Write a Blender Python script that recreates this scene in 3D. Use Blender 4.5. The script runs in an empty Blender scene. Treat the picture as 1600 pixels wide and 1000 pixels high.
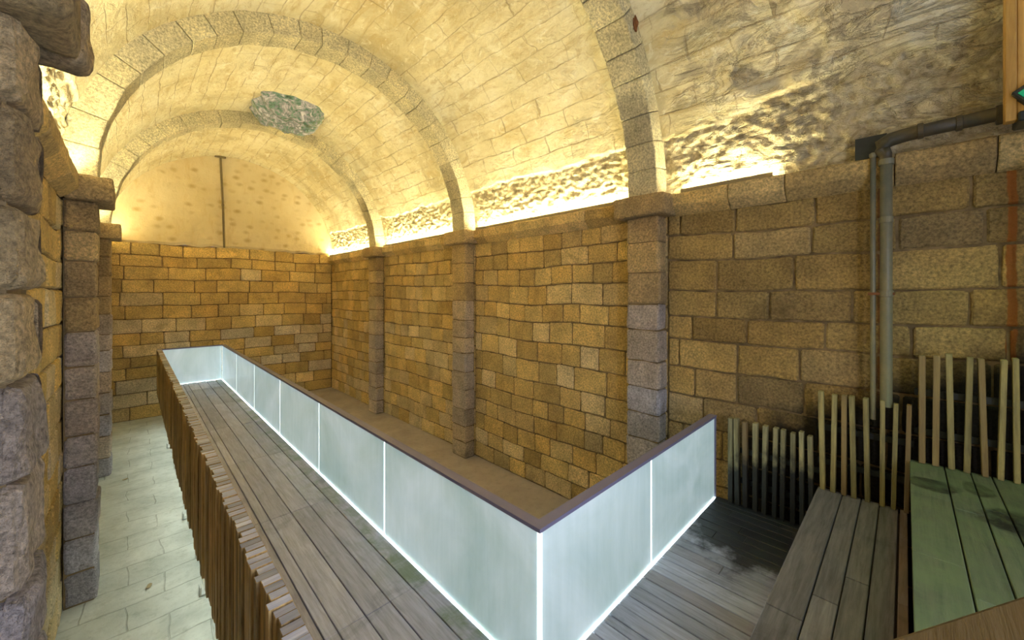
import bpy, math, random
from mathutils import Vector, Matrix, noise
random.seed(11)
S = bpy.context.scene
COL = S.collection

# ---------------------------------------------------------------- camera, world, exposure
cam_d = bpy.data.cameras.new('camera'); cam = bpy.data.objects.new('camera', cam_d); COL.objects.link(cam)
cam_d.sensor_width = 36.0; cam_d.lens = 604.0/1600*36; cam_d.shift_y = -43.0/1600
cam_d.clip_start = 0.05
cam.rotation_euler = (math.radians(90), 0, math.radians(-44.5))
S.camera = cam
S.view_settings.view_transform = 'Standard'; S.view_settings.look = 'None'
S.view_settings.exposure = 1.50; S.view_settings.gamma = 1.0
S.view_settings.use_curve_mapping = False
w = bpy.data.worlds.new('world'); S.world = w; w.use_nodes = True
w.node_tree.nodes['Background'].inputs[0].default_value = (0.75, 0.82, 1.0, 1)
w.node_tree.nodes['Background'].inputs[1].default_value = 0.4

# ---------------------------------------------------------------- dimensions (metres, camera at the origin, +Y down the hall)
XL, XR = -0.58, 5.5            # side walls
YB, YN = 15.55, -2.6           # back wall, near end
ZF, ZD = -3.67, -2.60          # stone floor, wooden deck
Z1, Z2 = -2.11, -1.60          # the two seating tiers
ZR = -1.57                     # top of rail and slat screen
ZC = 1.38                      # top of cornice = springing
CX, RV = 2.46, 3.04            # vault axis and radius
PD = 0.28                      # pier projection
PW = 0.50                      # pier width
PIERS = [2.40, 6.78, 11.16]
PI = math.pi

def area(name, loc, rot, sx, sy, power, color, spread=180):
    d = bpy.data.lights.new(name, 'AREA'); d.shape = 'RECTANGLE'; d.size = sx; d.size_y = sy
    d.energy = power; d.color = color; d.spread = math.radians(spread)
    o = bpy.data.objects.new(name, d); o.location = loc; o.rotation_euler = rot; COL.objects.link(o); return o
# cool fill light added behind the camera to lift the pier faces
area('cool_fill', (0.85, -2.45, -0.6), (math.radians(88), 0, math.radians(14)), 1.3, 1.9, 50, (0.76, 0.80, 1.0))

# ---------------------------------------------------------------- node helpers
class NT:
    def __init__(s, name):
        s.m = bpy.data.materials.new(name); s.m.use_nodes = True
        s.t = s.m.node_tree; s.b = s.t.nodes['Principled BSDF']
    def n(s, typ, **kw):
        nd = s.t.nodes.new(typ)
        for k, v in kw.items():
            if k.startswith('i_'):
                key = k[2:]; key = int(key) if key.isdigit() else key.replace('_', ' ')
                nd.inputs[key].default_value = v
            else: setattr(nd, k, v)
        return nd
    def l(s, a, b): s.t.links.new(a, b)
    def coord(s, scale=(1, 1, 1), kind='Object'):
        tc = s.n('ShaderNodeTexCoord'); mp = s.n('ShaderNodeMapping'); mp.inputs['Scale'].default_value = scale
        s.l(tc.outputs[kind], mp.inputs['Vector']); return mp.outputs['Vector']
    def noise(s, vec, scale, detail=4, rough=0.6, dist=0.0):
        nd = s.n('ShaderNodeTexNoise'); nd.inputs['Scale'].default_value = scale; nd.inputs['Detail'].default_value = detail
        nd.inputs['Roughness'].default_value = rough; nd.inputs['Distortion'].default_value = dist
        s.l(vec, nd.inputs['Vector']); return nd.outputs['Fac']
    def ramp(s, fac, stops):
        r = s.n('ShaderNodeValToRGB'); e = r.color_ramp.elements
        while len(e) < len(stops): e.new(0.5)
        for i, (p, c) in enumerate(stops):
            e[i].position = p; e[i].color = (c, c, c, 1) if isinstance(c, (int, float)) else (*c, 1)
        s.l(fac, r.inputs['Fac']); return r.outputs['Color']
    def mix(s, fac, a, b, mode='MIX'):
        m = s.n('ShaderNodeMix', data_type='RGBA', blend_type=mode)
        for src, idx in ((fac, 0), (a, 6), (b, 7)):
            if isinstance(src, (int, float)): m.inputs[idx].default_value = src
            elif isinstance(src, tuple): m.inputs[idx].default_value = (*src, 1)
            else: s.l(src, m.inputs[idx])
        return m.outputs[2]
    def math(s, op, a, b=0.0):
        m = s.n('ShaderNodeMath', operation=op)
        for i, v in enumerate((a, b)):
            if isinstance(v, (int, float)): m.inputs[i].default_value = v
            else: s.l(v, m.inputs[i])
        return m.outputs[0]
    def bump(s, h, strength, dist, prev=None):
        b = s.n('ShaderNodeBump'); b.inputs['Strength'].default_value = strength; b.inputs['Distance'].default_value = dist
        s.l(h, b.inputs['Height'])
        if prev is not None: s.l(prev, b.inputs['Normal'])
        s.l(b.outputs['Normal'], s.b.inputs['Normal']); return b.outputs['Normal']
    def col(s, c):
        if isinstance(c, tuple): s.b.inputs['Base Color'].default_value = (*c, 1)
        else: s.l(c, s.b.inputs['Base Color'])
    def rough(s, r):
        if isinstance(r, (int, float)): s.b.inputs['Roughness'].default_value = r
        else: s.l(r, s.b.inputs['Roughness'])
    def attr(s, name='Tone'):
        a = s.n('ShaderNodeAttribute'); a.attribute_name = name
        sp = s.n('ShaderNodeSeparateColor'); s.l(a.outputs['Color'], sp.inputs[0]); return sp.outputs

def stone_mat(name, ca, cb, cgrey, cdark, bump=1.0, stain=True):
    """Tone.r brightness, Tone.g hue between ca and cb, Tone.b share of cgrey"""
    t = NT(name); T = t.attr(); v = t.coord()
    base = t.mix(T[1], ca, cb)
    base = t.mix(T[2], base, cgrey)
    blot = t.ramp(t.noise(v, 2.3, 5, 0.65), [(0.30, 0.60), (0.62, 1.12)])
    base = t.mix(0.75, base, blot, 'MULTIPLY')
    g = t.ramp(t.noise(v, 38, 3, 0.7), [(0.32, 0.42), (0.66, 1.3)])
    base = t.mix(0.85, base, g, 'MULTIPLY')
    if stain:
        d = t.ramp(t.noise(v, 1.1, 6, 0.7, 0.6), [(0.60, 0.0), (0.74, 0.75)])
        base = t.mix(d, base, cdark)
    br = t.n('ShaderNodeCombineColor')
    k = t.math('ADD', t.math('MULTIPLY', T[0], 1.0), 0.45)
    for i in range(3): t.l(k, br.inputs[i])
    base = t.mix(1.0, base, br.outputs[0], 'MULTIPLY')
    t.col(base); t.rough(0.88)
    n1 = t.bump(t.noise(v, 48, 5, 0.8), 0.8*bump, 0.016)
    n2 = t.bump(t.noise(v, 9, 5, 0.6), 0.5*bump, 0.03, n1)
    t.bump(t.noise(v, 24, 4, 0.7), 0.6*bump, 0.022, n2)
    return t.m

M_wall = stone_mat('ochre_ashlar', (0.79, 0.575, 0.215), (0.69, 0.46, 0.145), (0.80, 0.68, 0.46), (0.26, 0.17, 0.06))
M_pier = stone_mat('granite_pier', (0.76, 0.55, 0.23), (0.62, 0.42, 0.15), (0.62, 0.59, 0.64), (0.20, 0.15, 0.12), 1.3)
M_arch = stone_mat('arch_stone', (0.80, 0.72, 0.47), (0.73, 0.64, 0.39), (0.76, 0.69, 0.50), (0.46, 0.38, 0.22), 0.9)

def rust_wall():
    """the right-hand wall: ochre ashlar with rust runs beside the pipes and a black zone low down at the near end"""
    m = M_wall.copy(); m.name = 'ochre_ashlar_rust_stained'; nt = m.node_tree
    b = nt.nodes['Principled BSDF']; src = b.inputs['Base Color'].links[0].from_socket
    def new(ty, **k):
        x = nt.nodes.new(ty)
        for a, c in k.items(): setattr(x, a, c)
        return x
    g = new('ShaderNodeNewGeometry'); sp = new('ShaderNodeSeparateXYZ'); nt.links.new(g.outputs['Position'], sp.inputs[0])
    nz = new('ShaderNodeTexNoise'); nz.inputs['Scale'].default_value = 4.0; nz.inputs['Detail'].default_value = 4
    nt.links.new(g.outputs['Position'], nz.inputs['Vector'])
    def M(op, a, c):
        x = new('ShaderNodeMath', operation=op)
        for i, v in enumerate((a, c)):
            if isinstance(v, (int, float)): x.inputs[i].default_value = v
            else: nt.links.new(v, x.inputs[i])
        x.use_clamp = op in ('SUBTRACT',) and False
        return x.outputs[0]
    cur = src
    for yc, hw, colr, amt in ((0.155, 0.055, (0.16, 0.055, 0.015), 0.8), (-0.655, 0.032, (0.42, 0.15, 0.03), 0.95)):
        wob = M('MULTIPLY', M('SUBTRACT', nz.outputs['Fac'], 0.5), 0.06)
        dist = M('ABSOLUTE', M('SUBTRACT', M('ADD', sp.outputs['Y'], wob), yc), 0)
        f = M('SUBTRACT', 1.0, M('DIVIDE', dist, hw)); f = M('MINIMUM', M('MAXIMUM', M('MULTIPLY', f, 3.0), 0), amt)
        mx = new('ShaderNodeMix', data_type='RGBA'); nt.links.new(f, mx.inputs[0]); nt.links.new(cur, mx.inputs[6])
        mx.inputs[7].default_value = (*colr, 1); cur = mx.outputs[2]
    lim = M('ADD', M('MULTIPLY', sp.outputs['Y'], -0.55), -0.74)  # blackened below a line that drops away from the tiers
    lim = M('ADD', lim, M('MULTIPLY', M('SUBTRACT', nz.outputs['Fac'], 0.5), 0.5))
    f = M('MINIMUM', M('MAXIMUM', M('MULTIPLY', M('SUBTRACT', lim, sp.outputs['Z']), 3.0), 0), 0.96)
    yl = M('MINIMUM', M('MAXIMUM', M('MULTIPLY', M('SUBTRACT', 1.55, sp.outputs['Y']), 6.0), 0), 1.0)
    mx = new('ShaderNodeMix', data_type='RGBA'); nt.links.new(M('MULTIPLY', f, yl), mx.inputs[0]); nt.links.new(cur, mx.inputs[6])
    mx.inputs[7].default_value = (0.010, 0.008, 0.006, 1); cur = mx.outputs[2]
    nt.links.new(cur, b.inputs['Base Color'])
    return m
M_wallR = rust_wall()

t = NT('dark_mortar'); v = t.coord(); t.col(t.ramp(t.noise(v, 6, 4), [(0.3, (0.10, 0.07, 0.03)), (0.7, (0.30, 0.21, 0.10))])); t.rough(0.95); M_mortar = t.m

# vault: uv = (metres along the hall, metres along the arc); Tone.r = rubble share, Tone.g = damage share
t = NT('vault_plaster'); T = t.attr(); uv = t.coord((1, 1, 1), 'UV'); ob = t.coord()
wn = t.n('ShaderNodeTexNoise'); wn.inputs['Scale'].default_value = 1.3; wn.inputs['Detail'].default_value = 4; t.l(ob, wn.inputs['Vector'])
vm = t.n('ShaderNodeVectorMath', operation='MULTIPLY_ADD'); t.l(wn.outputs['Color'], vm.inputs[0]); vm.inputs[1].default_value = (0.5, 0.16, 0); t.l(uv, vm.inputs[2])
bk = t.n('ShaderNodeTexBrick'); bk.inputs['Scale'].default_value = 1.0; bk.inputs['Brick Width'].default_value = 0.85; bk.inputs['Row Height'].default_value = 0.30
bk.inputs['Mortar Size'].default_value = 0.011; bk.inputs['Mortar Smooth'].default_value = 0.5
bk.inputs['Color1'].default_value = (0.3, 0.3, 0.3, 1); bk.inputs['Color2'].default_value = (1, 1, 1, 1); bk.inputs['Mortar'].default_value = (0, 0, 0, 1)
t.l(vm.outputs[0], bk.inputs['Vector'])
big = t.noise(ob, 0.8, 6, 0.6, 0.4)
c = t.ramp(big, [(0.32, (0.58, 0.49, 0.28)), (0.48, (0.78, 0.70, 0.46)), (0.66, (0.90, 0.84, 0.64))])
st = t.noise(t.coord((3.0, 0.7, 3.0)), 1.6, 6, 0.7, 0.8)
c = t.mix(t.ramp(st, [(0.50, 0.0), (0.66, 0.8)]), c, (0.60, 0.47, 0.22))
fine = t.noise(t.coord((2.4, 1.0, 2.4)), 4.5, 6, 0.72, 1.2)
c = t.mix(t.ramp(fine, [(0.54, 0.0), (0.70, 0.7)]), c, (0.50, 0.38, 0.17))
c = t.mix(t.ramp(t.noise(t.coord((1.6, 1.0, 1.6)), 3.1, 6, 0.7, 1.5), [(0.56, 0.0), (0.66, 0.6)]), c, (0.96, 0.93, 0.78))
c = t.mix(t.math('MULTIPLY', t.ramp(t.noise(ob, 2.6, 6, 0.7, 1.0), [(0.50, 0.0), (0.60, 1.0)]), T[1]), c, (0.50, 0.43, 0.29))
mort = t.ramp(t.noise(ob, 1.7, 3), [(0.35, 0.0), (0.6, 0.6)])
c = t.mix(t.math('MULTIPLY', bk.outputs['Fac'], mort), c, (0.36, 0.26, 0.13))
rub = t.ramp(t.noise(ob, 7, 5, 0.7, 0.8), [(0.3, (0.44, 0.34, 0.18)), (0.5, (0.68, 0.58, 0.36)), (0.7, (0.85, 0.77, 0.55))])
c = t.mix(T[0], c, rub)
t.col(c); t.rough(0.92)
n1 = t.bump(t.noise(ob, 45, 4, 0.7), 0.35, 0.01)
n2 = t.bump(t.noise(ob, 6, 6, 0.65, 0.6), 0.6, 0.06, n1)
rv = t.n('ShaderNodeTexVoronoi', feature='SMOOTH_F1'); rv.inputs['Scale'].default_value = 7.5; t.l(t.coord((1, 0.8, 1.5)), rv.inputs['Vector'])
rh = t.math('ADD', t.math('MULTIPLY', rv.outputs['Distance'], 0.9), t.noise(ob, 16, 6, 0.75, 0.5))
n2 = t.bump(t.math('MULTIPLY', rh, T[0]), 0.6, 0.045, n2)
rd_ = t.noise(t.coord((1, 0.45, 1.6)), 3.0, 6, 0.7, 0.9)
n2 = t.bump(t.math('MULTIPLY', t.ramp(rd_, [(0.42, 0.0), (0.50, 0.75), (0.62, 1.0)]), T[1]), 0.8, 0.06, n2)
t.bump(t.math('MULTIPLY', bk.outputs['Fac'], mort), 0.6, -0.03, n2)
M_vault = t.m

t = NT('lunette_plaster'); ob = t.coord()
c = t.ramp(t.noise(ob, 0.7, 5), [(0.3, (0.62, 0.50, 0.28)), (0.7, (0.76, 0.66, 0.44))])
vo = t.n('ShaderNodeTexVoronoi'); vo.inputs['Scale'].default_value = 2.6; vo.inputs['Randomness'].default_value = 0.65
mp = t.coord((1.0, 1.0, 1.45)); t.l(mp, vo.inputs['Vector'])
sp = t.ramp(t.math('ADD', vo.outputs['Distance'], t.math('MULTIPLY', t.noise(ob, 8, 4), 0.22)), [(0.20, 1.0), (0.46, 0.0)])
keep = t.ramp(t.noise(ob, 1.6, 2), [(0.40, 0.0), (0.52, 0.75)])
c = t.mix(t.math('MULTIPLY', sp, keep), c, (0.42, 0.29, 0.11))
c = t.mix(t.ramp(t.noise(t.coord((3, 1, .7)), 1.5, 6, .7), [(0.55, 0), (0.75, 0.5)]), c, (0.55, 0.38, 0.13))
t.col(c); t.rough(0.93); t.bump(t.noise(ob, 14, 5, 0.7), 0.5, 0.03); M_lun = t.m

def floor_mat(name, c1, c2, brick, rough):
    t = NT(name); ob = t.coord()
    c = t.ramp(t.noise(ob, 1.4, 6, 0.65, 0.3), [(0.3, c1), (0.7, c2)])
    c = t.mix(t.ramp(t.noise(ob, 9, 5, .7), [(0.52, 0), (0.75, 0.5)]), c, (0.20, 0.22, 0.16))
    n = t.bump(t.noise(ob, 30, 4, .7), 0.3, 0.01)
    if brick:
        wn = t.n('ShaderNodeTexNoise'); wn.inputs['Scale'].default_value = 1.8; t.l(ob, wn.inputs['Vector'])
        vm = t.n('ShaderNodeVectorMath', operation='MULTIPLY_ADD'); t.l(wn.outputs['Color'], vm.inputs[0]); vm.inputs[1].default_value = (0.12, 0.12, 0); t.l(ob, vm.inputs[2])
        bk = t.n('ShaderNodeTexBrick'); bk.inputs['Scale'].default_value = 1; bk.inputs['Brick Width'].default_value = 0.7; bk.inputs['Row Height'].default_value = 0.46
        bk.inputs['Mortar Size'].default_value = 0.010; bk.inputs['Mortar Smooth'].default_value = 0.4; t.l(vm.outputs[0], bk.inputs['Vector'])
        c = t.mix(t.math('MULTIPLY', bk.outputs['Fac'], t.ramp(t.noise(ob, 2.2, 3), [(0.35, 0.05), (0.65, 0.55)])), c, (0.16, 0.16, 0.12)); t.bump(bk.outputs['Fac'], 0.6, -0.02, n)
    t.col(c); t.rough(rough); return t.m
M_floor = floor_mat('stone_slab_floor', (0.36, 0.39, 0.34), (0.66, 0.68, 0.62), True, 0.6)
M_pit = floor_mat('dusty_pit_floor', (0.34, 0.29, 0.26), (0.48, 0.42, 0.38), False, 0.85)

def wood(name, ca, cb, axis, rough=0.5, dark=(0.03, 0.028, 0.03), stainamt=0.5, green_tint=None, blackpos=None, damp=None):
    t = NT(name); T = t.attr()
    sc = {'X': (1.2, 16, 16), 'Y': (16, 1.2, 16), 'Z': (16, 16, 1.2)}[axis]
    v = t.coord(sc); ob = t.coord()
    c = t.mix(t.ramp(t.noise(v, 2.2, 6, 0.65, 0.4), [(0.3, 0.0), (0.7, 1.0)]), ca, cb)
    k = t.math('ADD', t.math('MULTIPLY', T[0], 0.8), 0.55)
    br = t.n('ShaderNodeCombineColor')
    for i in range(3): t.l(k, br.inputs[i])
    c = t.mix(1.0, c, br.outputs[0], 'MULTIPLY')
    c = t.mix(T[1], c, (0.24, 0.13, 0.05))
    c = t.mix(t.ramp(t.noise(ob, 1.5, 6, 0.7, 0.6), [(0.55, 0.0), (0.75, stainamt)]), c, dark)
    g = t.n('ShaderNodeNewGeometry')
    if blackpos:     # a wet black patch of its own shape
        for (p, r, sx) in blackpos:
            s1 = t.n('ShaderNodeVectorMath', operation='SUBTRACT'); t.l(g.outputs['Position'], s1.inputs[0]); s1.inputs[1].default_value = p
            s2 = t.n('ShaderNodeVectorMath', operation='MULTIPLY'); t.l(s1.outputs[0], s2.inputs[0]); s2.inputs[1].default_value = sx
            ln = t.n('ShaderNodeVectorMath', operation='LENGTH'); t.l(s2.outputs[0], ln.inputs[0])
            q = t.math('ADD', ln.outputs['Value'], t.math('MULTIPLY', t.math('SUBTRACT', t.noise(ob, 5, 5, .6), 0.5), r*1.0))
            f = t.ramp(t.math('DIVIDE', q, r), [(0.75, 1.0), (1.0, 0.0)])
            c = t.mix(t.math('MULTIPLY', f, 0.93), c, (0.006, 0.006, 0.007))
    if green_tint:
        f = t.ramp(t.noise(ob, 3.2, 6, 0.7, 0.4), [(0.40, 0.0), (0.62, green_tint)])
        c = t.mix(t.math('MULTIPLY', f, T[2]), c, (0.15, 0.23, 0.10))
    t.col(c)
    t.rough(t.ramp(t.noise(ob, 2.5, 5), [(0.3, rough-0.14), (0.7, rough+0.14)]))
    t.bump(t.noise(v, 3.0, 5, 0.7), 0.35, 0.01); return t.m
WA, WB = (0.33, 0.33, 0.39), (0.60, 0.60, 0.70)
M_deck = wood('weathered_deck_boards', WA, WB, 'Y', 0.45, green_tint=0.75,
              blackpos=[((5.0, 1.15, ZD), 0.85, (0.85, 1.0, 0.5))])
M_tier = wood('weathered_tier_boards', (0.13, 0.13, 0.15), (0.29, 0.29, 0.33), 'X', 0.6)
M_tier2 = wood('algae_tinted_boards', (0.09, 0.13, 0.075), (0.18, 0.22, 0.13), 'X', 0.72, stainamt=0.3, green_tint=0.6,
               blackpos=[((4.75, -0.16, Z2), 0.17, (1, 1.0, 1)), ((4.9, -0.42, Z2), 0.13, (.7, 1.3, 1)), ((4.35, -0.62, Z2), 0.26, (1, 1, 1))])
M_slat = wood('brown_slat_wood', (0.17, 0.11, 0.04), (0.62, 0.45, 0.20), 'Z', 0.6, stainamt=0.3)
M_slattop = wood('cool_lit_slat_tops', (0.34, 0.38, 0.56), (0.60, 0.65, 0.88), 'X', 0.6, stainamt=0.2)  # cool light on the slat tops put into a lavender colour
M_back = wood('green_grey_slat_wood', (0.17, 0.14, 0.05), (0.42, 0.36, 0.14), 'Z', 0.6, stainamt=0.35)
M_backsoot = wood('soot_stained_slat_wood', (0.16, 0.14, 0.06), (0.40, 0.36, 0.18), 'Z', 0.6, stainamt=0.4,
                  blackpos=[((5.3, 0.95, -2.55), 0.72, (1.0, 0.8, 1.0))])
M_timber = wood('orange_timber', (0.42, 0.22, 0.045), (0.62, 0.37, 0.09), 'Z', 0.6, stainamt=0.15)
M_rail2 = wood('varnished_handrail', (0.13, 0.085, 0.025), (0.17, 0.115, 0.04), 'X', 0.7, stainamt=0.05)

def plain(name, col, rough, metal=0.0, em=None, es=0.0, nz=None):
    t = NT(name)
    if nz:
        ob = t.coord(); t.col(t.ramp(t.noise(ob, nz[0], 5, 0.7), [(0.3, col), (0.75, nz[1])])); t.bump(t.noise(ob, 60, 3), 0.15, 0.004)
    else: t.col(col)
    t.rough(rough); t.b.inputs['Metallic'].default_value = metal
    if em: t.b.inputs['Emission Color'].default_value = (*em, 1); t.b.inputs['Emission Strength'].default_value = es
    return t.m
M_steel = plain('painted_steel_rail', (0.20, 0.19, 0.30), 0.5, 0.0)
M_pipe = plain('grey_drain_pipe', (0.15, 0.15, 0.10), 0.42, 0.0, nz=(5, (0.25, 0.22, 0.13)))
M_pipeh = plain('dark_drain_pipe', (0.045, 0.045, 0.032), 0.45, 0.0, nz=(4, (0.12, 0.085, 0.04)))
M_black = plain('black_metal', (0.015, 0.017, 0.017), 0.4, nz=(6, (0.03, 0.04, 0.035)))
M_under = plain('dark_framing_timber', (0.05, 0.035, 0.02), 0.8, nz=(4, (0.10, 0.07, 0.04)))
M_rust = plain('rusty_iron', (0.16, 0.06, 0.02), 0.8, 0.2, nz=(30, (0.32, 0.13, 0.04)))
M_rod = plain('lead_rod', (0.15, 0.12, 0.06), 0.6, nz=(8, (0.22, 0.17, 0.08)))
LEDC = (1.0, 0.90, 0.52)
M_led = plain('warm_led', (0.9, 0.8, 0.6), 0.5, em=LEDC, es=66.0)
M_alu = plain('aluminium_channel', (0.30, 0.24, 0.14), 0.5, 0.4)
M_cool = plain('cool_led', (0.9, 0.95, 0.95), 0.5, em=(0.80, 1.0, 0.93), es=3.6)
M_under_led = plain('cool_floor_wash_led', (0.9, 0.95, 0.95), 0.5, em=(0.88, 1.0, 0.90), es=8.5)
M_joint = plain('lit_glass_joint', (0.9, 0.95, 0.95), 0.5, em=(0.86, 1.0, 0.98), es=0.9)
M_green = plain('green_lens', (0.02, 0.25, 0.12), 0.25, em=(0.0, 0.6, 0.25), es=0.1)

# frosted edge-lit glass
t = NT('frosted_edge_lit_glass'); ob = t.coord(); st = t.noise(t.coord((7, 7, 0.55)), 2.0, 6, 0.65, 0.3); cl = t.noise(ob, 1.0, 5, 0.6, 0.8)
f = t.mix(0.75, t.ramp(st, [(0.3, 0.0), (0.7, 1.0)]), t.ramp(cl, [(0.3, 0.0), (0.7, 1.0)]))
c = t.mix(f, (0.52, 0.62, 0.62), (0.74, 0.82, 0.84)); t.col(c)
t.rough(0.28); t.b.inputs['Emission Color'].default_value = (0.68, 0.92, 0.95, 1)
t.l(t.mix(f, (0.36, 0.52, 0.51), (0.70, 0.79, 0.86)), t.b.inputs['Emission Color']); t.b.inputs['Emission Strength'].default_value = 0.20
tr = t.n('ShaderNodeBsdfTranslucent'); t.l(c, tr.inputs['Color']); ms = t.n('ShaderNodeMixShader'); ms.inputs[0].default_value = 0.35
out = t.t.nodes['Material Output']; t.l(t.b.outputs[0], ms.inputs[1]); t.l(tr.outputs[0], ms.inputs[2]); t.l(ms.outputs[0], out.inputs['Surface'])
M_glass = t.m

t = NT('crumpled_film'); ob = t.coord()
t.col(t.ramp(t.noise(ob, 5.5, 6, 0.75, 1.2), [(0.34, (0.05, 0.07, 0.06)), (0.44, (0.14, 0.30, 0.24)), (0.52, (0.34, 0.34, 0.44)), (0.62, (0.75, 0.75, 0.90))]))
t.rough(0.22); t.b.inputs['Metallic'].default_value = 0.55; t.bump(t.noise(ob, 14, 5, 0.7, 0.8), 0.8, 0.06); M_film = t.m

# ---------------------------------------------------------------- mesh helpers
class MB:
    """gathers quads with a Tone colour per face and a material index"""
    def __init__(s): s.v = []; s.f = []; s.t = []; s.mi = []; s.uv = None
    def quad(s, a, b, c, d, tone=(0.5, 0, 0), mi=0):
        i = len(s.v); s.v += [a, b, c, d]; s.f.append((i, i+1, i+2, i+3)); s.t.append(tone); s.mi.append(mi)
    def box(s, x0, y0, z0, x1, y1, z1, tone=(0.5, 0, 0), mi=0, bev=0.0, M=None, jit=0.0, topmi=None):
        bm_v = []
        if bev > 0:
            b = min(bev, (x1-x0)/2.01, (y1-y0)/2.01, (z1-z0)/2.01)
            X, Y, Z = (x0, x0+b, x1-b, x1), (y0, y0+b, y1-b, y1), (z0, z0+b, z1-b, z1)
            idx = {}
            base = len(s.v)
            def P(i, j, k):
                key = (i, j, k)
                if key not in idx:
                    p = Vector((X[i], Y[j], Z[k]))
                    if jit: p += Vector((random.uniform(-jit, jit), random.uniform(-jit, jit), random.uniform(-jit, jit)))
                    if M: p = M @ p
                    idx[key] = len(s.v); s.v.append(tuple(p))
                return idx[key]
            def F(*k, m=None): s.f.append(tuple(P(*q) for q in k)); s.t.append(tone); s.mi.append(mi if m is None else m)
            # six faces
            F((0,1,1),(0,1,2),(0,2,2),(0,2,1)); F((3,1,1),(3,2,1),(3,2,2),(3,1,2))
            F((1,0,1),(2,0,1),(2,0,2),(1,0,2)); F((1,3,1),(1,3,2),(2,3,2),(2,3,1))
            F((1,1,0),(1,2,0),(2,2,0),(2,1,0)); F((1,1,3),(2,1,3),(2,2,3),(1,2,3), m=topmi)
            # edges
            for a, (ia, ja) in enumerate(((0,0),(0,3),(3,0),(3,3))):
                ii = 1 if ia == 0 else 2; jj = 1 if ja == 0 else 2
                q = [(ia,jj,1),(ii,ja,1),(ii,ja,2),(ia,jj,2)]; F(*(q if (ia==0)==(ja==0) else q[::-1]))
                q = [(ia,1,jj),(ii,1,ja),(ii,2,ja),(ia,2,jj)]; F(*(q[::-1] if (ia==0)==(ja==0) else q))
                q = [(1,ia,jj),(1,ii,ja),(2,ii,ja),(2,ia,jj)]; F(*(q if (ia==0)==(ja==0) else q[::-1]))
            for i in (0,3):
                for j in (0,3):
                    for k in (0,3):
                        ii, jj, kk = (1 if i==0 else 2), (1 if j==0 else 2), (1 if k==0 else 2)
                        q = [(i,jj,kk),(ii,j,kk),(ii,jj,k)]
                        if ((i==0)+(j==0)+(k==0)) % 2 == 0: q = q[::-1]
                        F(*q[::-1])
            return
        c = [(x0,y0,z0),(x1,y0,z0),(x1,y1,z0),(x0,y1,z0),(x0,y0,z1),(x1,y0,z1),(x1,y1,z1),(x0,y1,z1)]
        if M: c = [tuple(M @ Vector(p)) for p in c]
        i = len(s.v); s.v += c
        for q, m in (((0,3,2,1), mi), ((4,5,6,7), mi if topmi is None else topmi), ((0,1,5,4), mi), ((1,2,6,5), mi), ((2,3,7,6), mi), ((3,0,4,7), mi)):
            s.f.append(tuple(i+k for k in q)); s.t.append(tone); s.mi.append(m)
    def tube(s, pts, r, n=16, tone=(0.5, 0, 0), cap=True):
        pts = [Vector(p) for p in pts]; rings = []
        rs = r if isinstance(r, (list, tuple)) else [r]*len(pts)
        for k, p in enumerate(pts):
            d = (pts[min(k+1, len(pts)-1)]-pts[max(k-1, 0)]).normalized()
            up = Vector((0, 0, 1)) if abs(d.z) < 0.9 else Vector((1, 0, 0))
            a = d.cross(up).normalized(); b = d.cross(a)
            rings.append([len(s.v)+q for q in range(n)])
            s.v += [tuple(p+(a*math.cos(2*PI*q/n)+b*math.sin(2*PI*q/n))*rs[k]) for q in range(n)]
        for A, B in zip(rings, rings[1:]):
            for q in range(n): s.f.append((A[q], A[(q+1)%n], B[(q+1)%n], B[q])); s.t.append(tone); s.mi.append(0)
        if cap:
            s.f.append(tuple(rings[0])); s.f.append(tuple(reversed(rings[-1]))); s.t += [tone]*2; s.mi += [0]*2
    def build(s, name, mats, parent=None, smooth=False, origin=None):
        me = bpy.data.meshes.new(name)
        off = Vector(origin) if origin else Vector((0, 0, 0))
        me.from_pydata([tuple(Vector(p)-off) for p in s.v] if origin else s.v, [], s.f)
        for m in (mats if isinstance(mats, (list, tuple)) else [mats]): me.materials.append(m)
        at = me.color_attributes.new('Tone', 'FLOAT_COLOR', 'CORNER')
        buf = []
        for f, tn in zip(s.f, s.t): buf += (tn[0], tn[1], tn[2], 1.0)*len(f)
        at.data.foreach_set('color', buf)
        me.polygons.foreach_set('material_index', s.mi)
        if smooth: me.polygons.foreach_set('use_smooth', [True]*len(s.f))
        me.update()
        o = bpy.data.objects.new(name, me); COL.objects.link(o)
        if origin: o.location = origin
        if parent:
            o.parent = parent
            if origin: o.location = off - parent.location
            else: o.location = -parent.location
        return o

def tag(o, label=None, cat=None, group=None, kind=None):
    if label: o['label'] = label
    if cat: o['category'] = cat
    if group: o['group'] = group
    if kind: o['kind'] = kind
    return o
def empty(name, loc, label, cat, group=None):
    o = bpy.data.objects.new(name, None); COL.objects.link(o); o.location = loc; o.empty_display_size = 0.1
    return tag(o, label, cat, group)
def nz(x, y, z, s=1.0): return noise.noise(Vector((x*s, y*s, z*s)))
def rnd(a, b): return random.uniform(a, b)

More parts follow.
